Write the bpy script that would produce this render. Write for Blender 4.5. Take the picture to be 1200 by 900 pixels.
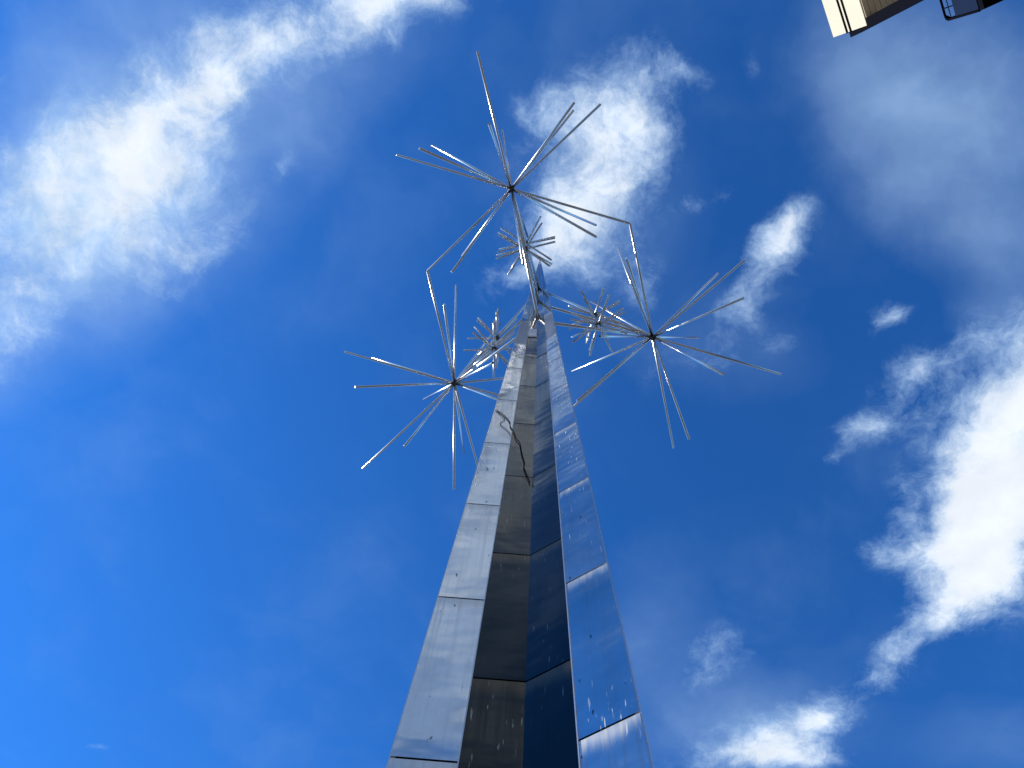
import bpy, bmesh, math, random
from math import sin, cos, pi, radians, sqrt, floor, exp
from mathutils import Vector, Matrix
random.seed(7)
for o in list(bpy.data.objects):
    bpy.data.objects.remove(o)
scene = bpy.context.scene
COL = scene.collection

# ------------------------------------------------------------------ camera
EYE = Vector((0, 0, 1.6))
F_PX, CX, CY = 930.3, 600.0, 450.0             # photograph pixels (1200 x 900)
RIGHT = Vector((0.99931693, -0.00727499, 0.03623197))
DOWN = Vector((0.01753532, 0.95637561, -0.2916131))
FWD = Vector((-0.03252989, 0.29204925, 0.95584991))
cd = bpy.data.cameras.new('camera')
cam = bpy.data.objects.new('camera', cd); COL.objects.link(cam)
cd.sensor_width = 36.0; cd.lens = F_PX / 1200 * 36
cd.clip_start = 0.05; cd.clip_end = 20000
m3 = Matrix((RIGHT, -DOWN, -FWD)).transposed()
cam.matrix_world = Matrix.Translation(EYE) @ m3.to_4x4()
scene.camera = cam
scene.render.resolution_x = 1024; scene.render.resolution_y = 768

def ray(px, py):
    d = RIGHT * (px - CX) + DOWN * (py - CY) + FWD * F_PX
    return d.normalized()
def project(P):
    c = Vector(P) - EYE
    z = c.dot(FWD)
    return (CX + F_PX * c.dot(RIGHT) / z, CY + F_PX * c.dot(DOWN) / z)

# ------------------------------------------------------------------ light
SUN = Vector((-0.87, 0.10, 0.48)).normalized()
SUN_EL = math.asin(SUN.z); SUN_AZ = math.atan2(SUN.x, SUN.y)
sd = bpy.data.lights.new('sun', 'SUN'); sd.energy = 5.0; sd.angle = radians(0.53); sd.color = (1.0, 0.93, 0.82)
so = bpy.data.objects.new('sun', sd); COL.objects.link(so)
so.rotation_euler = SUN.to_track_quat('Z', 'Y').to_euler(); so.location = (0, 0, 60)
scene.view_settings.view_transform = 'Standard'; scene.view_settings.look = 'None'
scene.view_settings.exposure = 0.35; scene.view_settings.gamma = 1.0
scene.view_settings.use_curve_mapping = False

# ------------------------------------------------------------------ node helpers
class NT:
    def __init__(s, tree): s.t = tree; s.n = tree.nodes; s.l = tree.links
    def new(s, typ, **kw):
        n = s.n.new(typ)
        for k, v in kw.items(): setattr(n, k, v)
        return n
    def put(s, sock, v):
        if isinstance(v, bpy.types.NodeSocket): s.l.new(v, sock)
        elif v is not None: sock.default_value = v
    def math(s, op, a, b=None, c=None, clamp=False):
        n = s.new('ShaderNodeMath', operation=op, use_clamp=clamp)
        s.put(n.inputs[0], a); s.put(n.inputs[1], b); s.put(n.inputs[2], c)
        return n.outputs[0]
    def vmath(s, op, a, b=None):
        n = s.new('ShaderNodeVectorMath', operation=op)
        s.put(n.inputs[0], a); s.put(n.inputs[1], b)
        return n.outputs['Value'] if op in ('DOT_PRODUCT', 'LENGTH') else n.outputs[0]
    def scale(s, a, f):
        n = s.new('ShaderNodeVectorMath', operation='SCALE'); s.put(n.inputs[0], a); s.put(n.inputs['Scale'], f); return n.outputs[0]
    def noise(s, vec, scale, detail=4, rough=0.5, dist=0.0, col=False, lac=2.0):
        n = s.new('ShaderNodeTexNoise'); s.put(n.inputs['Vector'], vec)
        n.inputs['Scale'].default_value = scale; n.inputs['Detail'].default_value = detail
        n.inputs['Roughness'].default_value = rough; n.inputs['Distortion'].default_value = dist
        n.inputs['Lacunarity'].default_value = lac
        return n.outputs['Color' if col else 'Fac']
    def smooth(s, v, lo, hi, a=0.0, b=1.0):
        n = s.new('ShaderNodeMapRange', interpolation_type='SMOOTHSTEP')
        s.put(n.inputs['Value'], v); n.inputs['From Min'].default_value = lo; n.inputs['From Max'].default_value = hi
        s.put(n.inputs['To Min'], a); s.put(n.inputs['To Max'], b)
        return n.outputs[0]
    def mix(s, f, a, b, blend='MIX'):
        n = s.new('ShaderNodeMix', data_type='RGBA', blend_type=blend)
        s.put(n.inputs[0], f)
        for i, v in ((6, a), (7, b)):
            s.put(n.inputs[i], (*v, 1) if isinstance(v, tuple) and len(v) == 3 else v)
        return n.outputs[2]
    def mapping(s, vec, scale=(1, 1, 1), loc=(0, 0, 0), rot=(0, 0, 0)):
        n = s.new('ShaderNodeMapping'); s.put(n.inputs['Vector'], vec)
        n.inputs['Scale'].default_value = scale; n.inputs['Location'].default_value = loc; n.inputs['Rotation'].default_value = rot
        return n.outputs[0]

# ------------------------------------------------------------------ sky with a cloud layer (a level sheet of cloud, direction / z)
world = bpy.data.worlds.new('World'); scene.world = world; world.use_nodes = True
W = NT(world.node_tree); W.n.clear()
sky = W.new('ShaderNodeTexSky', sky_type='NISHITA')
sky.sun_disc = False; sky.sun_elevation = SUN_EL; sky.sun_rotation = SUN_AZ
sky.altitude = 200; sky.air_density = 1.0; sky.dust_density = 0.0; sky.ozone_density = 3.0
gam = W.new('ShaderNodeGamma'); W.l.new(sky.outputs[0], gam.inputs[0]); gam.inputs[1].default_value = 1.2
CLEAR = W.mix(1.0, gam.outputs[0], (0.345, 1.10, 1.80), 'MULTIPLY')      # the deep saturated blue of a phone picture
tc = W.new('ShaderNodeTexCoord')
sep = W.new('ShaderNodeSeparateXYZ'); W.l.new(tc.outputs['Generated'], sep.inputs[0])
zc = W.math('MAXIMUM', sep.outputs[2], 0.06)
cmb = W.new('ShaderNodeCombineXYZ')
W.l.new(W.math('DIVIDE', sep.outputs[0], zc), cmb.inputs[0]); W.l.new(W.math('DIVIDE', sep.outputs[1], zc), cmb.inputs[1])
UV = cmb.outputs[0]
def uv_of(px, py):
    d = ray(px, py); return Vector((d.x / d.z, d.y / d.z))
def warped(amount, scale):
    c = W.noise(UV, scale, 5, 0.6, 0, col=True)
    off = W.scale(W.vmath('SUBTRACT', c, (0.5, 0.5, 0.5)), amount)
    return W.vmath('ADD', UV, off)
def blob(vec, cx, cy, a, b, ang, w):
    t = radians(ang); c = uv_of(cx, cy)
    e1 = (uv_of(cx + a * cos(t), cy + a * sin(t)) - uv_of(cx - a * cos(t), cy - a * sin(t))) / 2
    e2 = (uv_of(cx - b * sin(t), cy + b * cos(t)) - uv_of(cx + b * sin(t), cy - b * cos(t))) / 2
    m = Matrix(((e1.x, e2.x), (e1.y, e2.y))).inverted()
    rel = W.vmath('SUBTRACT', vec, (c.x, c.y, 0))
    q1 = W.vmath('DOT_PRODUCT', rel, (m[0][0], m[0][1], 0)); q2 = W.vmath('DOT_PRODUCT', rel, (m[1][0], m[1][1], 0))
    r2 = W.math('MULTIPLY_ADD', q2, q2, W.math('MULTIPLY', q1, q1))
    g = W.math('POWER', 0.42, r2)
    return W.math('MULTIPLY', g, w)
def total(vec, items):
    acc = None
    for it in items:
        g = blob(vec, *it)
        acc = g if acc is None else W.math('ADD', acc, g)
    return acc
CUMULUS = [   # px, py, semi axes, tilt, weight
    (350, 40, 190, 48, -28, .52), (225, 125, 150, 58, -42, .46), (120, 215, 140, 80, -50, .40), (40, 210, 90, 60, -30, .26), (230, 275, 80, 60, -40, .30),
    (10, 385, 120, 52, -35, .42), (80, -100, 130, 60, -30, .5), (-110, 200, 150, 110, -40, .45), (460, 8, 80, 36, -20, .45), (160, 310, 90, 50, 20, .24),
    (620, -120, 170, 80, -28, .7), (780, -330, 260, 160, -30, .8), (520, -560, 240, 170, 0, .7), (560, -1000, 420, 300, 0, .42),
    (722, 165, 88, 66, -62, .9), (668, 250, 70, 60, -50, .72), (600, 325, 50, 30, -20, .34), (700, 310, 40, 30, 0, .25), (625, 120, 35, 25, -50, .22),
    (918, 280, 44, 28, -45, .72), (878, 355, 50, 24, -60, .62), (810, 432, 56, 26, -15, .42), (915, 395, 24, 18, 0, .32), (748, 335, 26, 46, 0, .25),
    (1042, 365, 22, 24, 20, .5), (1055, 440, 40, 26, -40, .42), (1015, 503, 46, 20, -20, .5), (975, 540, 24, 10, -30, .3),
    (1160, 560, 72, 100, 10, 1.05), (1205, 460, 70, 70, 0, .8), (1130, 650, 56, 46, -20, .55), (1185, 690, 70, 40, 0, .6),
    (1090, 728, 72, 26, -42, .66), (1050, 655, 44, 22, 25, .5), (1040, 782, 34, 20, -40, .45), (1060, 610, 14, 30, 0, .3),
    (950, 838, 46, 24, -25, .7), (880, 880, 100, 34, -10, .56), (835, 775, 50, 38, -20, .38), (940, 890, 50, 18, 0, .4),
    (110, 878, 30, 7, 5, .26), (345, 195, 30, 14, -55, .32), (830, 228, 40, 14, -20, .3), (810, 85, 26, 12, 20, .26), (885, 65, 14, 26, 10, .24)]
VEIL = [
    (130, 190, 240, 130, -42, .72), (30, 350, 130, 80, -30, .42), (380, 90, 160, 60, -30, .15), (1130, 110, 150, 90, 20, .5), (1100, 240, 120, 60, 30, .28), (1190, 340, 60, 130, 0, .28),
    (770, 760, 70, 120, 0, .2), (880, 860, 120, 60, 0, .25), (1150, 870, 90, 50, 0, .22),
    (700, 230, 120, 120, 0, .22), (440, 640, 120, 90, 0, .08), (860, 420, 120, 60, 0, .15)]
wv = warped(0.075, 8.0)
dens = total(wv, CUMULUS)
fbm = W.noise(wv, 12.0, 12, 0.71, 0.15)
fbm2 = W.noise(wv, 4.0, 6, 0.55, 0.2)
# away from the picture the same kind of broken cloud goes on
centre = uv_of(600, 450)
dist = W.vmath('LENGTH', W.vmath('SUBTRACT', UV, (centre.x, centre.y, 0)))
outside = W.smooth(dist, 0.95, 1.3)
cover = W.smooth(W.noise(UV, 1.35, 3, 0.5, 0.3), 0.40, 0.62)
dens = W.math('MULTIPLY_ADD', W.math('MULTIPLY', cover, outside), 0.75, dens)
mid = W.noise(wv, 5.0, 4, 0.55, 0.4)
body = W.math('MULTIPLY', dens, W.smooth(mid, 0.30, 0.70, 0.7, 1.3))
edge = W.math('MULTIPLY_ADD', W.math('SUBTRACT', fbm, 0.5), 1.5, body)
gate = W.smooth(dens, 0.06, 0.30)
alpha = W.math('MULTIPLY', W.smooth(edge, 0.12, 0.98), gate)
veil = total(wv, VEIL)
veil = W.math('MULTIPLY_ADD', outside, 0.2, veil)
veil = W.math('MULTIPLY_ADD', W.smooth(fbm2, 0.42, 0.75), 0.06, W.math('SUBTRACT', veil, 0.06, clamp=True))
veil = W.math('MULTIPLY', veil, W.smooth(fbm2, 0.28, 0.72, 0.5, 1.25))
alpha2 = W.math('MINIMUM', W.math('SUBTRACT', 1.0, W.math('MULTIPLY', W.math('SUBTRACT', 1.0, alpha), W.math('SUBTRACT', 1.0, veil, clamp=True)), clamp=True), 0.97)
# thick parts are brightest, with a faint grey body
thick = W.smooth(edge, 0.35, 1.15)
ccol = W.mix(thick, (4.3, 6.5, 9.6), (9.0, 9.6, 10.4))
grey = W.smooth(W.noise(UV, 15, 5, 0.55), 0.35, 0.7, 0.93, 1.04)
ccol = W.mix(1.0, ccol, W.scale((1, 1, 1), grey), 'MULTIPLY')
final = W.mix(alpha2, CLEAR, ccol)
bg = W.new('ShaderNodeBackground'); W.l.new(final, bg.inputs['Color']); bg.inputs['Strength'].default_value = 0.08
wo = W.new('ShaderNodeOutputWorld'); W.l.new(bg.outputs[0], wo.inputs[0])

# ------------------------------------------------------------------ materials
def material(name):
    m = bpy.data.materials.new(name); m.use_nodes = True
    t = NT(m.node_tree); t.n.clear()
    b = t.new('ShaderNodeBsdfPrincipled'); o = t.new('ShaderNodeOutputMaterial'); t.l.new(b.outputs[0], o.inputs[0])
    return m, t, b
def per_panel(t, k=40.0):
    g = t.new('ShaderNodeTexCoord'); oi = t.new('ShaderNodeObjectInfo')
    c = t.new('ShaderNodeCombineXYZ')
    for i, f in enumerate((k, k * 1.7, k * 0.6)): t.l.new(t.math('MULTIPLY', oi.outputs['Random'], f), c.inputs[i])
    return t.vmath('ADD', g.outputs['Object'], c.outputs[0]), g.outputs['Object'], oi.outputs['Random']
def steel(name, base, rough, wave, streak_col, streak_amt, dark, weld_col=(0.78, 0.72, 0.60), weld_amt=0.7, weld_rough=0.30):
    m, t, b = material(name)
    P, O, R = per_panel(t)
    b.inputs['Metallic'].default_value = 1.0
    cloudy = t.smooth(t.noise(P, 1.7, 5, 0.6, 0.4), 0.3, 0.7)
    col = t.mix(cloudy, tuple(v * 0.86 for v in base), tuple(min(1, v * 1.1) for v in base))
    brush = t.noise(t.mapping(P, (90, 90, 0.8)), 1.0, 3, 0.6)
    col = t.mix(t.math('MULTIPLY', brush, 0.25), col, tuple(v * 0.7 for v in base))
    tint = t.math('MULTIPLY_ADD', R, 0.14, 0.93)
    col = t.mix(1.0, col, t.scale((1, 1, 1), tint), 'MULTIPLY')
    # runs of dried water and lime, small and upright
    sv = t.noise(t.mapping(P, (75, 75, 7.5)), 1.0, 2.0, 0.5, 0.1)
    sz = t.noise(P, 1.6, 3, 0.55)
    streak = t.math('MULTIPLY', t.smooth(sv, 0.66, 0.74), t.smooth(sz, 0.44, 0.68))
    # ground-down weld along each sheet's upper edge; pale default tint paints in sun glint
    uvn = t.new('ShaderNodeUVMap', uv_map='sheet'); su = t.new('ShaderNodeSeparateXYZ'); t.l.new(uvn.outputs[0], su.inputs[0])
    wob = t.math('MULTIPLY_ADD', t.noise(t.mapping(P, (9, 9, 1.0)), 1.0, 4, 0.6), -0.16, su.outputs[1])
    weld = t.smooth(wob, 0.06, -0.075)
    streak = t.math('MULTIPLY', streak, streak_amt)
    # grime that ran down from the joint above
    run = t.noise(t.mapping(P, (34, 34, 0.7)), 1.0, 4, 0.65)
    fade = t.math('POWER', 0.06, su.outputs[1])
    grime = t.math('MULTIPLY', t.smooth(run, 0.42, 0.72), t.math('MULTIPLY_ADD', fade, 0.55, 0.10), clamp=True)
    col = t.mix(grime, col, tuple(v * 0.45 for v in base))
    col = t.mix(t.math('MULTIPLY', weld, weld_amt), col, weld_col)
    sp = t.noise(t.mapping(P, (36, 36, 12)), 1.0, 1, 0.5)
    specks = t.math('MULTIPLY', t.smooth(sp, 0.74, 0.78), dark)
    col = t.mix(streak, col, streak_col)
    col = t.mix(specks, col, (0.05, 0.05, 0.05))
    t.l.new(col, b.inputs['Base Color'])
    rg = t.math('MULTIPLY_ADD', cloudy, rough * 0.5, rough * 0.75)
    rg = t.math('MULTIPLY_ADD', streak, 0.45, rg, clamp=True)
    rg = t.math('MULTIPLY_ADD', weld, weld_rough, rg, clamp=True)
    rg = t.math('MULTIPLY_ADD', grime, 0.18, rg, clamp=True)
    t.l.new(rg, b.inputs['Roughness'])
    t.l.new(t.math('SUBTRACT', 1.0, t.math('MULTIPLY', streak, 0.9)), b.inputs['Metallic'])
    # oil-canned sheet: slow waves that bend the reflections
    w1 = t.noise(t.mapping(P, (1.0, 1.0, 0.8)), 1.3, 1.0, 0.4)
    w2 = t.noise(t.mapping(P, (1.0, 1.0, 1.7)), 4.2, 1.5, 0.4)
    h = t.math('MULTIPLY_ADD', w2, 0.12, w1)
    bp = t.new('ShaderNodeBump'); bp.inputs['Strength'].default_value = 1.0; bp.inputs['Distance'].default_value = wave
    t.l.new(h, bp.inputs['Height']); t.l.new(bp.outputs[0], b.inputs['Normal'])
    return m
M = {}
M['outer'] = steel('brushed_steel', (0.60, 0.595, 0.58), 0.12, 0.034, (0.75, 0.74, 0.70), 0.8, 0.8)
M['cap'] = steel('cap_steel', (0.40, 0.39, 0.37), 0.08, 0.02, (0.75, 0.74, 0.70), 0.2, 0.3)
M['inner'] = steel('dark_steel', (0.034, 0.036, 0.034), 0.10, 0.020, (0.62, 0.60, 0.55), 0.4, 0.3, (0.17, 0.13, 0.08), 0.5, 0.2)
def plain(name, col, rough, metal=0.0, var=0.15, scale=3.0, bump=0.0):
    m, t, b = material(name)
    P, O, R = per_panel(t)
    n = t.noise(P, scale, 6, 0.6, 0.2)
    b.inputs['Specular IOR Level'].default_value = 0.5 if rough < 0.6 else (0.02 if max(col) < 0.05 else 0.12)
    c = t.mix(n, tuple(v * (1 - var) for v in col), tuple(min(1, v * (1 + var)) for v in col))
    t.l.new(c, b.inputs['Base Color']); b.inputs['Metallic'].default_value = metal
    t.l.new(t.math('MULTIPLY_ADD', n, rough * 0.4, rough * 0.8), b.inputs['Roughness'])
    if bump:
        bp = t.new('ShaderNodeBump'); bp.inputs['Distance'].default_value = bump; bp.inputs['Strength'].default_value = 0.6
        t.l.new(t.noise(P, scale * 12, 4, 0.6), bp.inputs['Height']); t.l.new(bp.outputs[0], b.inputs['Normal'])
    return m
M['rod'] = plain('polished_tube', (0.56, 0.56, 0.56), 0.22, 1.0, 0.18, 4.0)
M['trim'] = plain('edge_steel', (0.5, 0.51, 0.53), 0.4, 1.0, 0.1, 6.0)
M['hub'] = plain('hub_steel', (0.10, 0.10, 0.10), 0.45, 1.0, 0.3, 20.0)
M['core'] = plain('core_black', (0.015, 0.014, 0.013), 0.9)
M['dull'] = plain('dull_plate', (0.33, 0.33, 0.32), 0.42, 1.0, 0.35, 9.0, 0.01)
M['cream'] = plain('cream_render', (0.54, 0.49, 0.37), 0.85, 0, 0.06, 2.0, 0.004)
M['board'] = plain('soffit_board', (0.70, 0.57, 0.37), 0.7, 0, 0.25, 5.0, 0.004)
M['dark_metal'] = plain('dark_paint', (0.004, 0.0045, 0.008), 0.9, 0, 0.3, 4.0)
M['navy'] = plain('navy_panel', (0.010, 0.018, 0.045), 0.8, 0, 0.2, 3.0)
M['shaded_grey_wall'] = plain('shaded_grey_render', (0.12, 0.11, 0.10), 0.85, 0, 0.1, 1.5, 0.004)  # grey render, darkened to put the shade below the fascia into its colour
M['glass'] = plain('window_glass', (0.02, 0.025, 0.03), 0.05, 0, 0.1, 1.0)
M['paving'] = plain('paving', (0.14, 0.14, 0.14), 0.85, 0, 0.25, 1.2, 0.006)
M['concrete'] = plain('plinth_concrete', (0.32, 0.31, 0.30), 0.85, 0, 0.15, 3.0, 0.004)

# ------------------------------------------------------------------ mesh helpers
def link(name, bm, mat, parent=None):
    me = bpy.data.meshes.new(name); bm.to_mesh(me); bm.free()
    me.materials.append(mat)
    o = bpy.data.objects.new(name, me); COL.objects.link(o); o.parent = parent
    return o
def tag(o, label=None, cat=None, group=None, kind=None):
    for k, v in (('label', label), ('category', cat), ('group', group), ('kind', kind)):
        if v: o[k] = v
    return o
def empty(name, loc):
    o = bpy.data.objects.new(name, None); COL.objects.link(o); o.location = loc; o.empty_display_size = 0.3; return o
def add_tube(bm, a, b, r, n=12, tip=0.004):
    a = Vector(a); b = Vector(b); d = (b - a).normalized()
    x = d.orthogonal().normalized(); y = d.cross(x)
    rings = []
    for p, rr in ((a, r - tip), (a + d * tip, r), (b - d * tip, r), (b, r - tip)):
        rings.append([bm.verts.new(p + (x * cos(2 * pi * i / n) + y * sin(2 * pi * i / n)) * rr) for i in range(n)])
    for k in range(3):
        for i in range(n):
            f = bm.faces.new((rings[k][i], rings[k][(i + 1) % n], rings[k + 1][(i + 1) % n], rings[k + 1][i])); f.smooth = (k == 1)
    bm.faces.new(rings[0][::-1]); bm.faces.new(rings[3])
def tube(name, a, b, r, mat, parent, n=12, local=True):
    bm = bmesh.new(); add_tube(bm, a, b, r, n); return link(name, bm, mat, parent)
def add_hull(bm, bottom, top):
    n = len(bottom)
    vb = [bm.verts.new(p) for p in bottom]; vt = [bm.verts.new(p) for p in top]
    for i in range(n): bm.faces.new((vb[i], vb[(i + 1) % n], vt[(i + 1) % n], vt[i]))
    bm.faces.new(vb[::-1]); bm.faces.new(vt)
def fix(bm): bmesh.ops.recalc_face_normals(bm, faces=bm.faces)

# ------------------------------------------------------------------ ground
bm = bmesh.new(); S = 3000
for q in ((-S, -S), (S, -S), (S, S), (-S, S)): bm.verts.new((q[0], q[1], 0))
bm.verts.ensure_lookup_table(); bm.faces.new(bm.verts)
tag(link('ground', bm, M['paving']), kind='structure')

# ------------------------------------------------------------------ the spire
D = 2.7                                     # spire axis in front of the camera
APEX = 19.237 + EYE.z
PHI = -0.252                                # the groove that faces the camera
R_FIN, R_CREASE = 0.733, 0.163              # star section at eye height
AX = Vector((0, D, 0))
def radial(a): return Vector((sin(a), -cos(a), 0))
def tang(a): return Vector((cos(a), sin(a), 0))
def sec(z): return (APEX - z) / (APEX - EYE.z)
def fin_pt(a, z): return AX + radial(a) * R_FIN * sec(z) + Vector((0, 0, z))
def crease_pt(a, z): return AX + radial(a) * R_CREASE * sec(z) + Vector((0, 0, z))
sculpture = empty('starburst_spire', (0, D, 0))
tag(sculpture, 'tall tapering stainless steel spire with starbursts of metal rods near its top', 'sculpture')
INV = Matrix.Translation((0, -D, 0))
def child(name, bm, mat, parent):
    fix(bm); bm.transform(INV); return link(name, bm, mat, parent)
# dark inner body that shows in the joints
bm = bmesh.new()
def ring(z, inset):
    pts = []
    for k in range(3):
        a = PHI + k * 2 * pi / 3
        pts.append(crease_pt(a, z) - radial(a) * inset); f = fin_pt(a + pi / 3, z); pts.append(f - radial(a + pi / 3) * inset * 3.2)
    return pts
add_hull(bm, ring(0.3, 0.012), ring(APEX - 1.2, 0.012))
spire = child('spire_body', bm, M['core'], sculpture)
MIDT = 0.487
def plate(name, corners, out, thick, mat, parent, gap=0.005, nu=4, nv=8, dent=0.0):
    """corners: bottom-left, bottom-right, top-right, top-left; out: outward normal; a dished sheet with thickness"""
    bl, br, tr, tl = corners
    bm = bmesh.new(); uvl = bm.loops.layers.uv.new('sheet'); vd = {}; g = [[None] * (nu + 1) for _ in range(nv + 1)]; h = [[None] * (nu + 1) for _ in range(nv + 1)]
    hgt = (tl - bl).length
    s1 = random.uniform(-1, 1); s2 = random.uniform(-1, 1)
    for j in range(nv + 1):
        v = j / nv; l = bl.lerp(tl, v); r = br.lerp(tr, v)
        for i in range(nu + 1):
            u = i / nu
            p = l.lerp(r, u)
            d = dent * (s1 * sin(pi * u) * sin(pi * v) + 0.5 * s2 * sin(pi * u) * sin(2 * pi * v))
            g[j][i] = bm.verts.new(p + out * (thick + d)); h[j][i] = bm.verts.new(p)
            vd[g[j][i]] = vd[h[j][i]] = (u, hgt * (1 - v))
    for j in range(nv):
        for i in range(nu):
            f = bm.faces.new((g[j][i], g[j][i + 1], g[j + 1][i + 1], g[j + 1][i])); f.smooth = True
            bm.faces.new((h[j][i], h[j + 1][i], h[j + 1][i + 1], h[j][i + 1]))
    for j in range(nv):
        bm.faces.new((g[j][0], g[j + 1][0], h[j + 1][0], h[j][0])); bm.faces.new((g[j][nu], h[j][nu], h[j + 1][nu], g[j + 1][nu]))
    for i in range(nu):
        bm.faces.new((g[0][i], h[0][i], h[0][i + 1], g[0][i + 1])); bm.faces.new((g[nv][i], g[nv][i + 1], h[nv][i + 1], h[nv][i]))
    for f in bm.faces:
        for lp in f.loops: lp[uvl].uv = vd[lp.vert]
    for e in bm.edges:
        fs = e.link_faces
        if len(fs) == 2 and (not fs[0].smooth or not fs[1].smooth): e.smooth = False
    return child(name, bm, mat, parent)
OUT_SEAMS = [0.0, 0.54] + [1.81 + 1.277 * i for i in range(9)] + [13.5, APEX - 0.9]
IN_SEAMS = [0.0, 1.10] + [2.38 + 1.28 * i for i in range(8)] + [12.62, 13.9, APEX - 0.9]
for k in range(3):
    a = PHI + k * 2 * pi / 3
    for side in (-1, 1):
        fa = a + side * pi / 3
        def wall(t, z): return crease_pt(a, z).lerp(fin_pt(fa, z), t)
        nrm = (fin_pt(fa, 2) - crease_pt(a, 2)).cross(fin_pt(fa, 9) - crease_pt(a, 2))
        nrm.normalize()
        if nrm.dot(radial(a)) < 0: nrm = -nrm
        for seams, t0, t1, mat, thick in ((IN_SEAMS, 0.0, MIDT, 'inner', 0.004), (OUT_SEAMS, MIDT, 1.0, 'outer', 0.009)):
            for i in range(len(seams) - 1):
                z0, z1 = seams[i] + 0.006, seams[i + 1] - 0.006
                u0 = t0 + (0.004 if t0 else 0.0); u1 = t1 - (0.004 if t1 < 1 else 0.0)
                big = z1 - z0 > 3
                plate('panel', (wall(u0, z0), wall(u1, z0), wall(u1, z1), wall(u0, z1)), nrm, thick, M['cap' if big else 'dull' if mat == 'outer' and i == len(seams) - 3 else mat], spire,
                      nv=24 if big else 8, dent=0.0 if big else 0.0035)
        # thin bright lip where the outer plates overlap the inner ones
        bm = bmesh.new()
        w0 = 0.008
        pts = lambda z, w: [wall(MIDT, z) - (fin_pt(fa, z) - crease_pt(a, z)).normalized() * w, wall(MIDT, z) + (fin_pt(fa, z) - crease_pt(a, z)).normalized() * w,
                            wall(MIDT, z) + (fin_pt(fa, z) - crease_pt(a, z)).normalized() * w + nrm * 0.014, wall(MIDT, z) - (fin_pt(fa, z) - crease_pt(a, z)).normalized() * w + nrm * 0.014]
        add_hull(bm, pts(0.0, 0.0035), pts(APEX - 1.0, 0.0015)); child('edge_trim', bm, M['trim'], spire)
    # fin nose
    fa = a + pi / 3
    bm = bmesh.new()
    def nose(z, w):
        c = fin_pt(fa, z); r = radial(fa); t = tang(fa)
        return [c - r * w * 3 - t * w * 1.25, c + r * w - t * w * 0.5, c + r * w + t * w * 0.5, c - r * w * 3 + t * w * 1.25]
    add_hull(bm, nose(0, 0.007), nose(APEX - 0.9, 0.005)); child('edge_trim', bm, M['trim'], spire)
# small plate in the groove that faces the camera
zc0, zc1 = 10.85 + EYE.z, 11.35 + EYE.z
lw = lambda t, z: crease_pt(PHI, z).lerp(fin_pt(PHI - pi / 3, z), t) + radial(PHI) * 0.002
plate('groove_plate', (lw(0.02, zc0), lw(0.44, zc0), lw(0.44, zc1), lw(0.02, zc1)), radial(PHI), 0.014, M['trim'], spire)
# thin dark tubes added to draw wavy rod reflections on the sheets
q0, q1, q2 = crease_pt(PHI, 5), fin_pt(PHI - pi / 3, 5), crease_pt(PHI, 9)
cn = (q1 - q0).cross(q2 - q0).normalized()
if cn.dot(radial(PHI)) < 0: cn = -cn
def on_wall(px, py):
    r = ray(px, py); return EYE + r * ((q0 - EYE).dot(cn) / r.dot(cn)) + cn * 0.016
def reflection_line(pxs, r):
    P = [on_wall(*q) for q in pxs]; sm = []
    for i in range(len(P) - 1):
        p0, p1, p2, p3 = P[max(0, i - 1)], P[i], P[i + 1], P[min(len(P) - 1, i + 2)]
        for k in range(5):
            t = k / 5
            sm.append(0.5 * ((2 * p1) + (p2 - p0) * t + (2 * p0 - 5 * p1 + 4 * p2 - p3) * t * t + (3 * p1 - p0 - 3 * p2 + p3) * t ** 3))
    sm.append(P[-1]); bm = bmesh.new(); n = 6; rings = []
    for i, p in enumerate(sm):
        d = (sm[min(i + 1, len(sm) - 1)] - sm[max(i - 1, 0)]).normalized(); x = d.cross(cn).normalized()
        rings.append([bm.verts.new(p + (x * cos(2 * pi * j / n) + cn * sin(2 * pi * j / n)) * r) for j in range(n)])
    for i in range(len(rings) - 1):
        for j in range(n): bm.faces.new((rings[i][j], rings[i][(j + 1) % n], rings[i + 1][(j + 1) % n], rings[i + 1][j])).smooth = True
    bm.faces.new(rings[0]); bm.faces.new(rings[-1])
    child('reflection_line', bm, M['dark_metal'], sculpture)
reflection_line([(581, 482), (590, 488), (597, 496), (598, 502), (602, 508), (605, 516), (609, 521), (611.5, 534), (614.5, 544), (614, 550), (621, 568)], 0.0042)
reflection_line([(584, 485), (591.5, 493), (586, 498), (595, 506.5), (598.5, 512)], 0.0026)
# solid tip
bm = bmesh.new()
zt = APEX - 0.905
pts = []
for k in range(3):
    a = PHI + k * 2 * pi / 3
    pts.append(crease_pt(a, zt) + radial(a) * 0.004); pts.append(fin_pt(a + pi / 3, zt) + radial(a + pi / 3) * 0.006)
vb = [bm.verts.new(p) for p in pts]; vt = bm.verts.new(AX + Vector((0, 0, APEX)))
for i in range(6): bm.faces.new((vb[i], vb[(i + 1) % 6], vt))
bm.faces.new(vb)
child('tip', bm, M['cap'], spire)
# plinth
bm = bmesh.new()
hexa = lambda r, z: [AX + radial(PHI + i * pi / 3) * r + Vector((0, 0, z)) for i in range(6)]
add_hull(bm, hexa(1.5, -0.05), hexa(1.45, 0.34)); child('plinth', bm, M['concrete'], sculpture)

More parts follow.
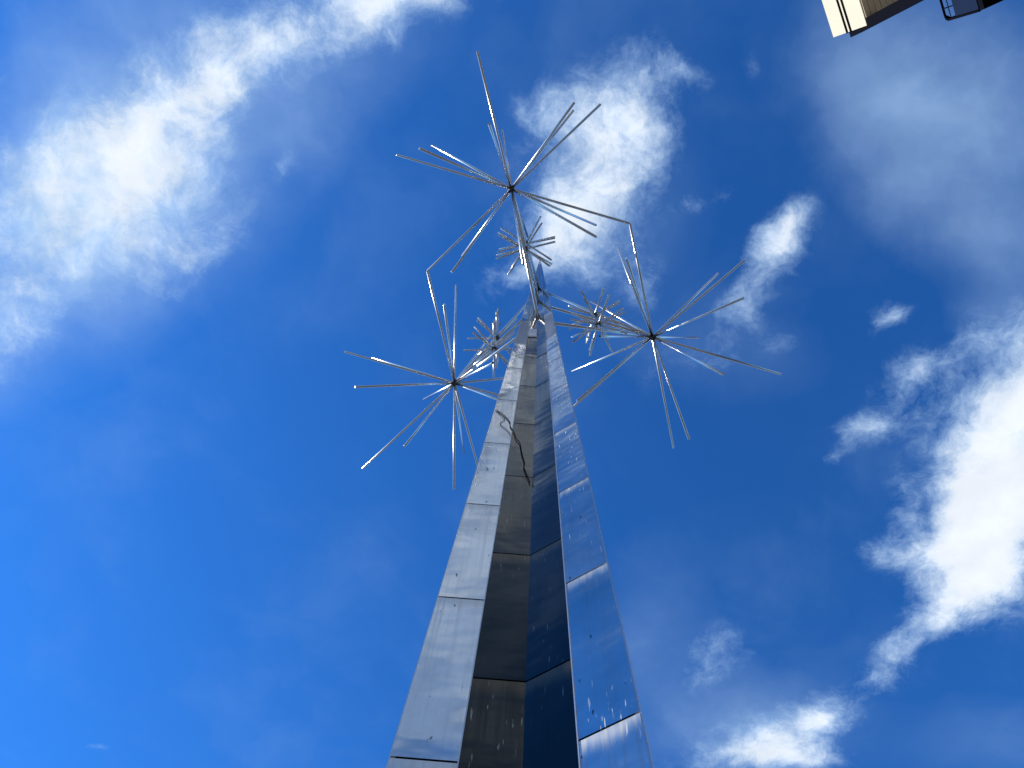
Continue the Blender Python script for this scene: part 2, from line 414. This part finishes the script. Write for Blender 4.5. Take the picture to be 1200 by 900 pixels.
# ------------------------------------------------------------------ starbursts
R_HUB, Z_HUB, L_ROD = 2.033, 13.49 + EYE.z, 2.03
ARMS = [PHI, PHI - 2 * pi / 3, PHI + 2 * pi / 3]
HUB_PX = [(599.2, 221.3), (532.6, 449.0), (764.8, 394.9)]
ENDS = [   # measured rod ends, photograph pixels, matched to the cone pattern
    {'ax': (559.2, 60), 'o90': (588.8, 152.5), 'o45': (672, 129.3), 'o0': (704, 122), 'o180': (464.5, 181.3), 'o225': (491.2, 174), 'o135': (506, 170),
     'i0': (738.2, 262), 'i45': (698.7, 264), 'i315': (699.2, 277.9), 'i180': (500.8, 317.6), 'i225': (529.4, 319.4)},
    {'o0': (403.6, 412), 'o45': (436.4, 419), 'o315': (416, 453.4), 'i0': (500.8, 317.6), 'i315': (520.6, 356.6), 'i45': (534, 334), 'i270': (577.6, 425),
     'ax': (424.4, 549.6), 'o270': (474, 523), 'o90': (496.6, 468), 'o225': (532, 573.6), 'o135': (543.6, 532)},
    {'i135': (721.7, 285.7), 'i225': (734, 302.5), 'i180': (738.2, 262), 'o180': (872.9, 304.8), 'o225': (872.6, 348.7), 'o90': (819.7, 395.8), 'ax': (915.3, 438.5),
     'o270': (848.1, 439), 'o315': (807.5, 515), 'o0': (789.3, 525.2), 'i45': (670.3, 435.3), 'i315': (676, 470), 'i270': (703, 394)}]
DIRS = {'ax': (1, 0, 0)}
for i in range(8):
    t = i * pi / 4
    DIRS['o%d' % (i * 45)] = (0.5, 0.866 * cos(t), 0.866 * sin(t)); DIRS['i%d' % (i * 45)] = (-0.5, 0.866 * cos(t), 0.866 * sin(t))
def glob(a, v): return radial(a) * v[0] + tang(a) * v[1] + Vector((0, 0, v[2]))
def near_on_ray(px, P):
    d = ray(*px); return EYE + d * (P - EYE).dot(d)
def ball(bm, c, r):
    bmesh.ops.create_icosphere(bm, subdivisions=2, radius=r, matrix=Matrix.Translation(c))
hubs = []
for a, px in zip(ARMS, HUB_PX):
    hubs.append(near_on_ray(px, AX + radial(a) * R_HUB + Vector((0, 0, Z_HUB))))
# shared corners of the ring of long rods
def corner(a, px): 
    P = AX + radial(a) * R_HUB + Vector((0, 0, Z_HUB + 0.03)); return near_on_ray(px, P) if px else P
C01 = corner(PHI - pi / 3, (500.8, 317.6)); C02 = corner(PHI + pi / 3, (738.2, 262)); C12 = corner(PHI + pi, None)
RING = [{'i180': C01, 'i0': C02}, {'i0': C01, 'i180': C12}, {'i180': C02, 'i0': C12}]
WORDS = ['starburst reaching out above the groove between two fins', 'starburst on the sunward arm', 'starburst on the arm away from the sun']
for n, a in enumerate(ARMS):
    hub = hubs[n]
    bm = bmesh.new(); ball(bm, hub, 0.055)
    burst = child('large_starburst', bm, M['hub'], sculpture)
    for key, v in DIRS.items():
        L = 2.4 if key == 'ax' else L_ROD
        e = hub + glob(a, v) * L
        if key in RING[n]: e = RING[n][key]
        elif key in ENDS[n]: e = near_on_ray(ENDS[n][key], e)
        bm = bmesh.new(); add_tube(bm, hub, e, 0.021); child('rod', bm, M['rod'], burst)
    # three struts back into the groove
    struts = []
    for h in (14.98, 13.64, 12.26):
        c = crease_pt(a, h + EYE.z) - radial(a) * 0.01
        struts.append((c, hub))
        bm = bmesh.new(); add_tube(bm, c, hub, 0.026); child('strut', bm, M['rod'], sculpture)
    # post that carries the two small bursts
    top = struts[0][0].lerp(hub, 0.5); low = struts[2][0].lerp(hub, 0.5)
    bm = bmesh.new(); add_tube(bm, low - Vector((0, 0, 0.04)), top + Vector((0, 0, 0.04)), 0.02); child('post', bm, M['rod'], sculpture)
    for z in (14.04, 13.24):
        c = low.lerp(top, (z + EYE.z - low.z) / (top.z - low.z))
        bm = bmesh.new(); ball(bm, c, 0.045); small = child('small_starburst', bm, M['hub'], sculpture)
        for azd, els in ((0, (17, -17)), (45, (0,)), (90, (17, -17)), (135, (17, -17)), (180, (17, -17)), (225, (0,)), (270, (17, -17)), (315, (17, -17))):
            for el in els:
                A_, E_ = radians(azd + random.uniform(-3, 3)), radians(el + random.uniform(-2, 2))
                d = glob(a, (cos(E_) * cos(A_), cos(E_) * sin(A_), sin(E_)))
                bm = bmesh.new(); add_tube(bm, c, c + d * (0.53 + random.uniform(-.02, .02)), 0.0165, 10); child('rod', bm, M['rod'], small)

# ------------------------------------------------------------------ the corner building behind
HB = 22.0 + EYE.z
K = HB - EYE.z
c0 = Vector((0.332 * K, -0.117 * K, 0))           # roof corner above the camera's right
along = Vector((-0.42, -0.907, 0)).normalized()   # the lit front runs this way
inw = Vector((along.y, -along.x, 0))              # into the building
if inw.dot(c0) < 0: inw = -inw
bld = empty('corner_building', (c0.x, c0.y, 0))
tag(bld, 'cream rendered building corner with boarded soffit and dark corner post, seen from below', 'building')
BINV = Matrix.Translation((-c0.x, -c0.y, 0))
def bp(s, d, z): return c0 + along * s + inw * d + Vector((0, 0, z))
def bbox(name, s0, s1, d0, d1, z0, z1, mat, parent=None):
    bm = bmesh.new()
    add_hull(bm, [bp(s0, d0, z0), bp(s1, d0, z0), bp(s1, d1, z0), bp(s0, d1, z0)], [bp(s0, d0, z1), bp(s1, d0, z1), bp(s1, d1, z1), bp(s0, d1, z1)])
    fix(bm); bm.transform(BINV); return link(name, bm, M[mat], parent or bld)
wall_main = bbox('wall', 0.25, 16, 0.9, 12, 0, 19.85 + EYE.z, 'shaded_grey_wall')
head = bbox('fascia', 0, 16.2, 0, 12.2, 19.85 + EYE.z, HB, 'cream')
for z in (21.0, 20.76): bbox('ledge', -0.015, 16.2, -0.03, 0.05, z + EYE.z, z + EYE.z + 0.05, 'dark_metal')
for i in range(7): bbox('board', 0.02, 16.1, 0.03 + i * 0.125, 0.145 + i * 0.125, 19.85 + EYE.z - 0.03 - 0.006 * (i % 2), 19.85 + EYE.z - 0.002, 'board')
bm = bmesh.new()
za, zb = 16.6 + EYE.z, 21.0 + EYE.z
add_hull(bm, [bp(0.12, 0.02, za), bp(0.34, 0.02, za), bp(0.34, 0.3, za), bp(0.12, 0.3, za)], [bp(-0.14, 0.02, zb), bp(0.10, 0.02, zb), bp(0.10, 0.3, zb), bp(-0.14, 0.3, zb)])
fix(bm); bm.transform(BINV); link('corner_post', bm, M['dark_metal'], bld)
bbox('corner_post', 0.12, 0.34, 0.02, 0.30, 0, za, 'dark_metal')
for st in range(6):
    z0 = 1.0 + st * 3.3
    for q in range(5):
        s0 = 1.2 + q * 3.0
        w = bbox('window', s0, s0 + 1.6, 0.86, 0.93, z0, z0 + 1.9, 'dark_metal')
        bbox('pane', s0 + .08, s0 + 1.52, 0.845, 0.858, z0 + .08, z0 + 1.82, 'glass', w)
# balcony on the side wall, beyond the corner
def on_plane(px, py, d):
    r = ray(px, py); n = inw; t = (c0 + inw * d - EYE).dot(n) / r.dot(n); P = EYE + r * t; q = P - c0
    return q.dot(along), P.z
BD = 0.45
s_end, z_top = on_plane(1109, 24, BD)
_, z_pan = on_plane(1121, 19, BD)
z_bot = z_top - 1.25
print('BALCONY', s_end, z_top, z_pan)
bal = bbox('balcony', s_end, 0.27, BD, BD + 2.6, z_bot - 0.16, z_bot, 'dark_metal')
def btube(name, pts, r, mat):
    bm = bmesh.new()
    for i in range(len(pts) - 1): add_tube(bm, bp(*pts[i]), bp(*pts[i + 1]), r, 10, 0.001)
    fix(bm); bm.transform(BINV); return link(name, bm, M[mat], bal)
c = 0.09
btube('top_rail', [(0.26, BD, z_top), (s_end + c, BD, z_top), (s_end + c * .3, BD, z_top - c * .3), (s_end, BD, z_top - c), (s_end, BD, z_bot)], 0.022, 'dark_metal')
btube('top_rail', [(s_end + c, BD, z_top), (s_end, BD + c, z_top), (s_end, BD + 2.6, z_top)], 0.022, 'dark_metal')
btube('post', [(0.5 * s_end, BD, z_top), (0.5 * s_end, BD, z_bot)], 0.012, 'dark_metal')
btube('rail', [(0.26, BD, (z_top + z_pan) / 2), (s_end, BD, (z_top + z_pan) / 2)], 0.008, 'dark_metal')
bbox('infill_panel', s_end + 0.03, 0.26, BD - 0.015, BD + 0.015, z_bot, z_pan, 'navy', bal)
bbox('infill_panel', s_end - 0.012, s_end + 0.012, BD + 0.05, BD + 2.55, z_bot, z_pan, 'navy', bal)
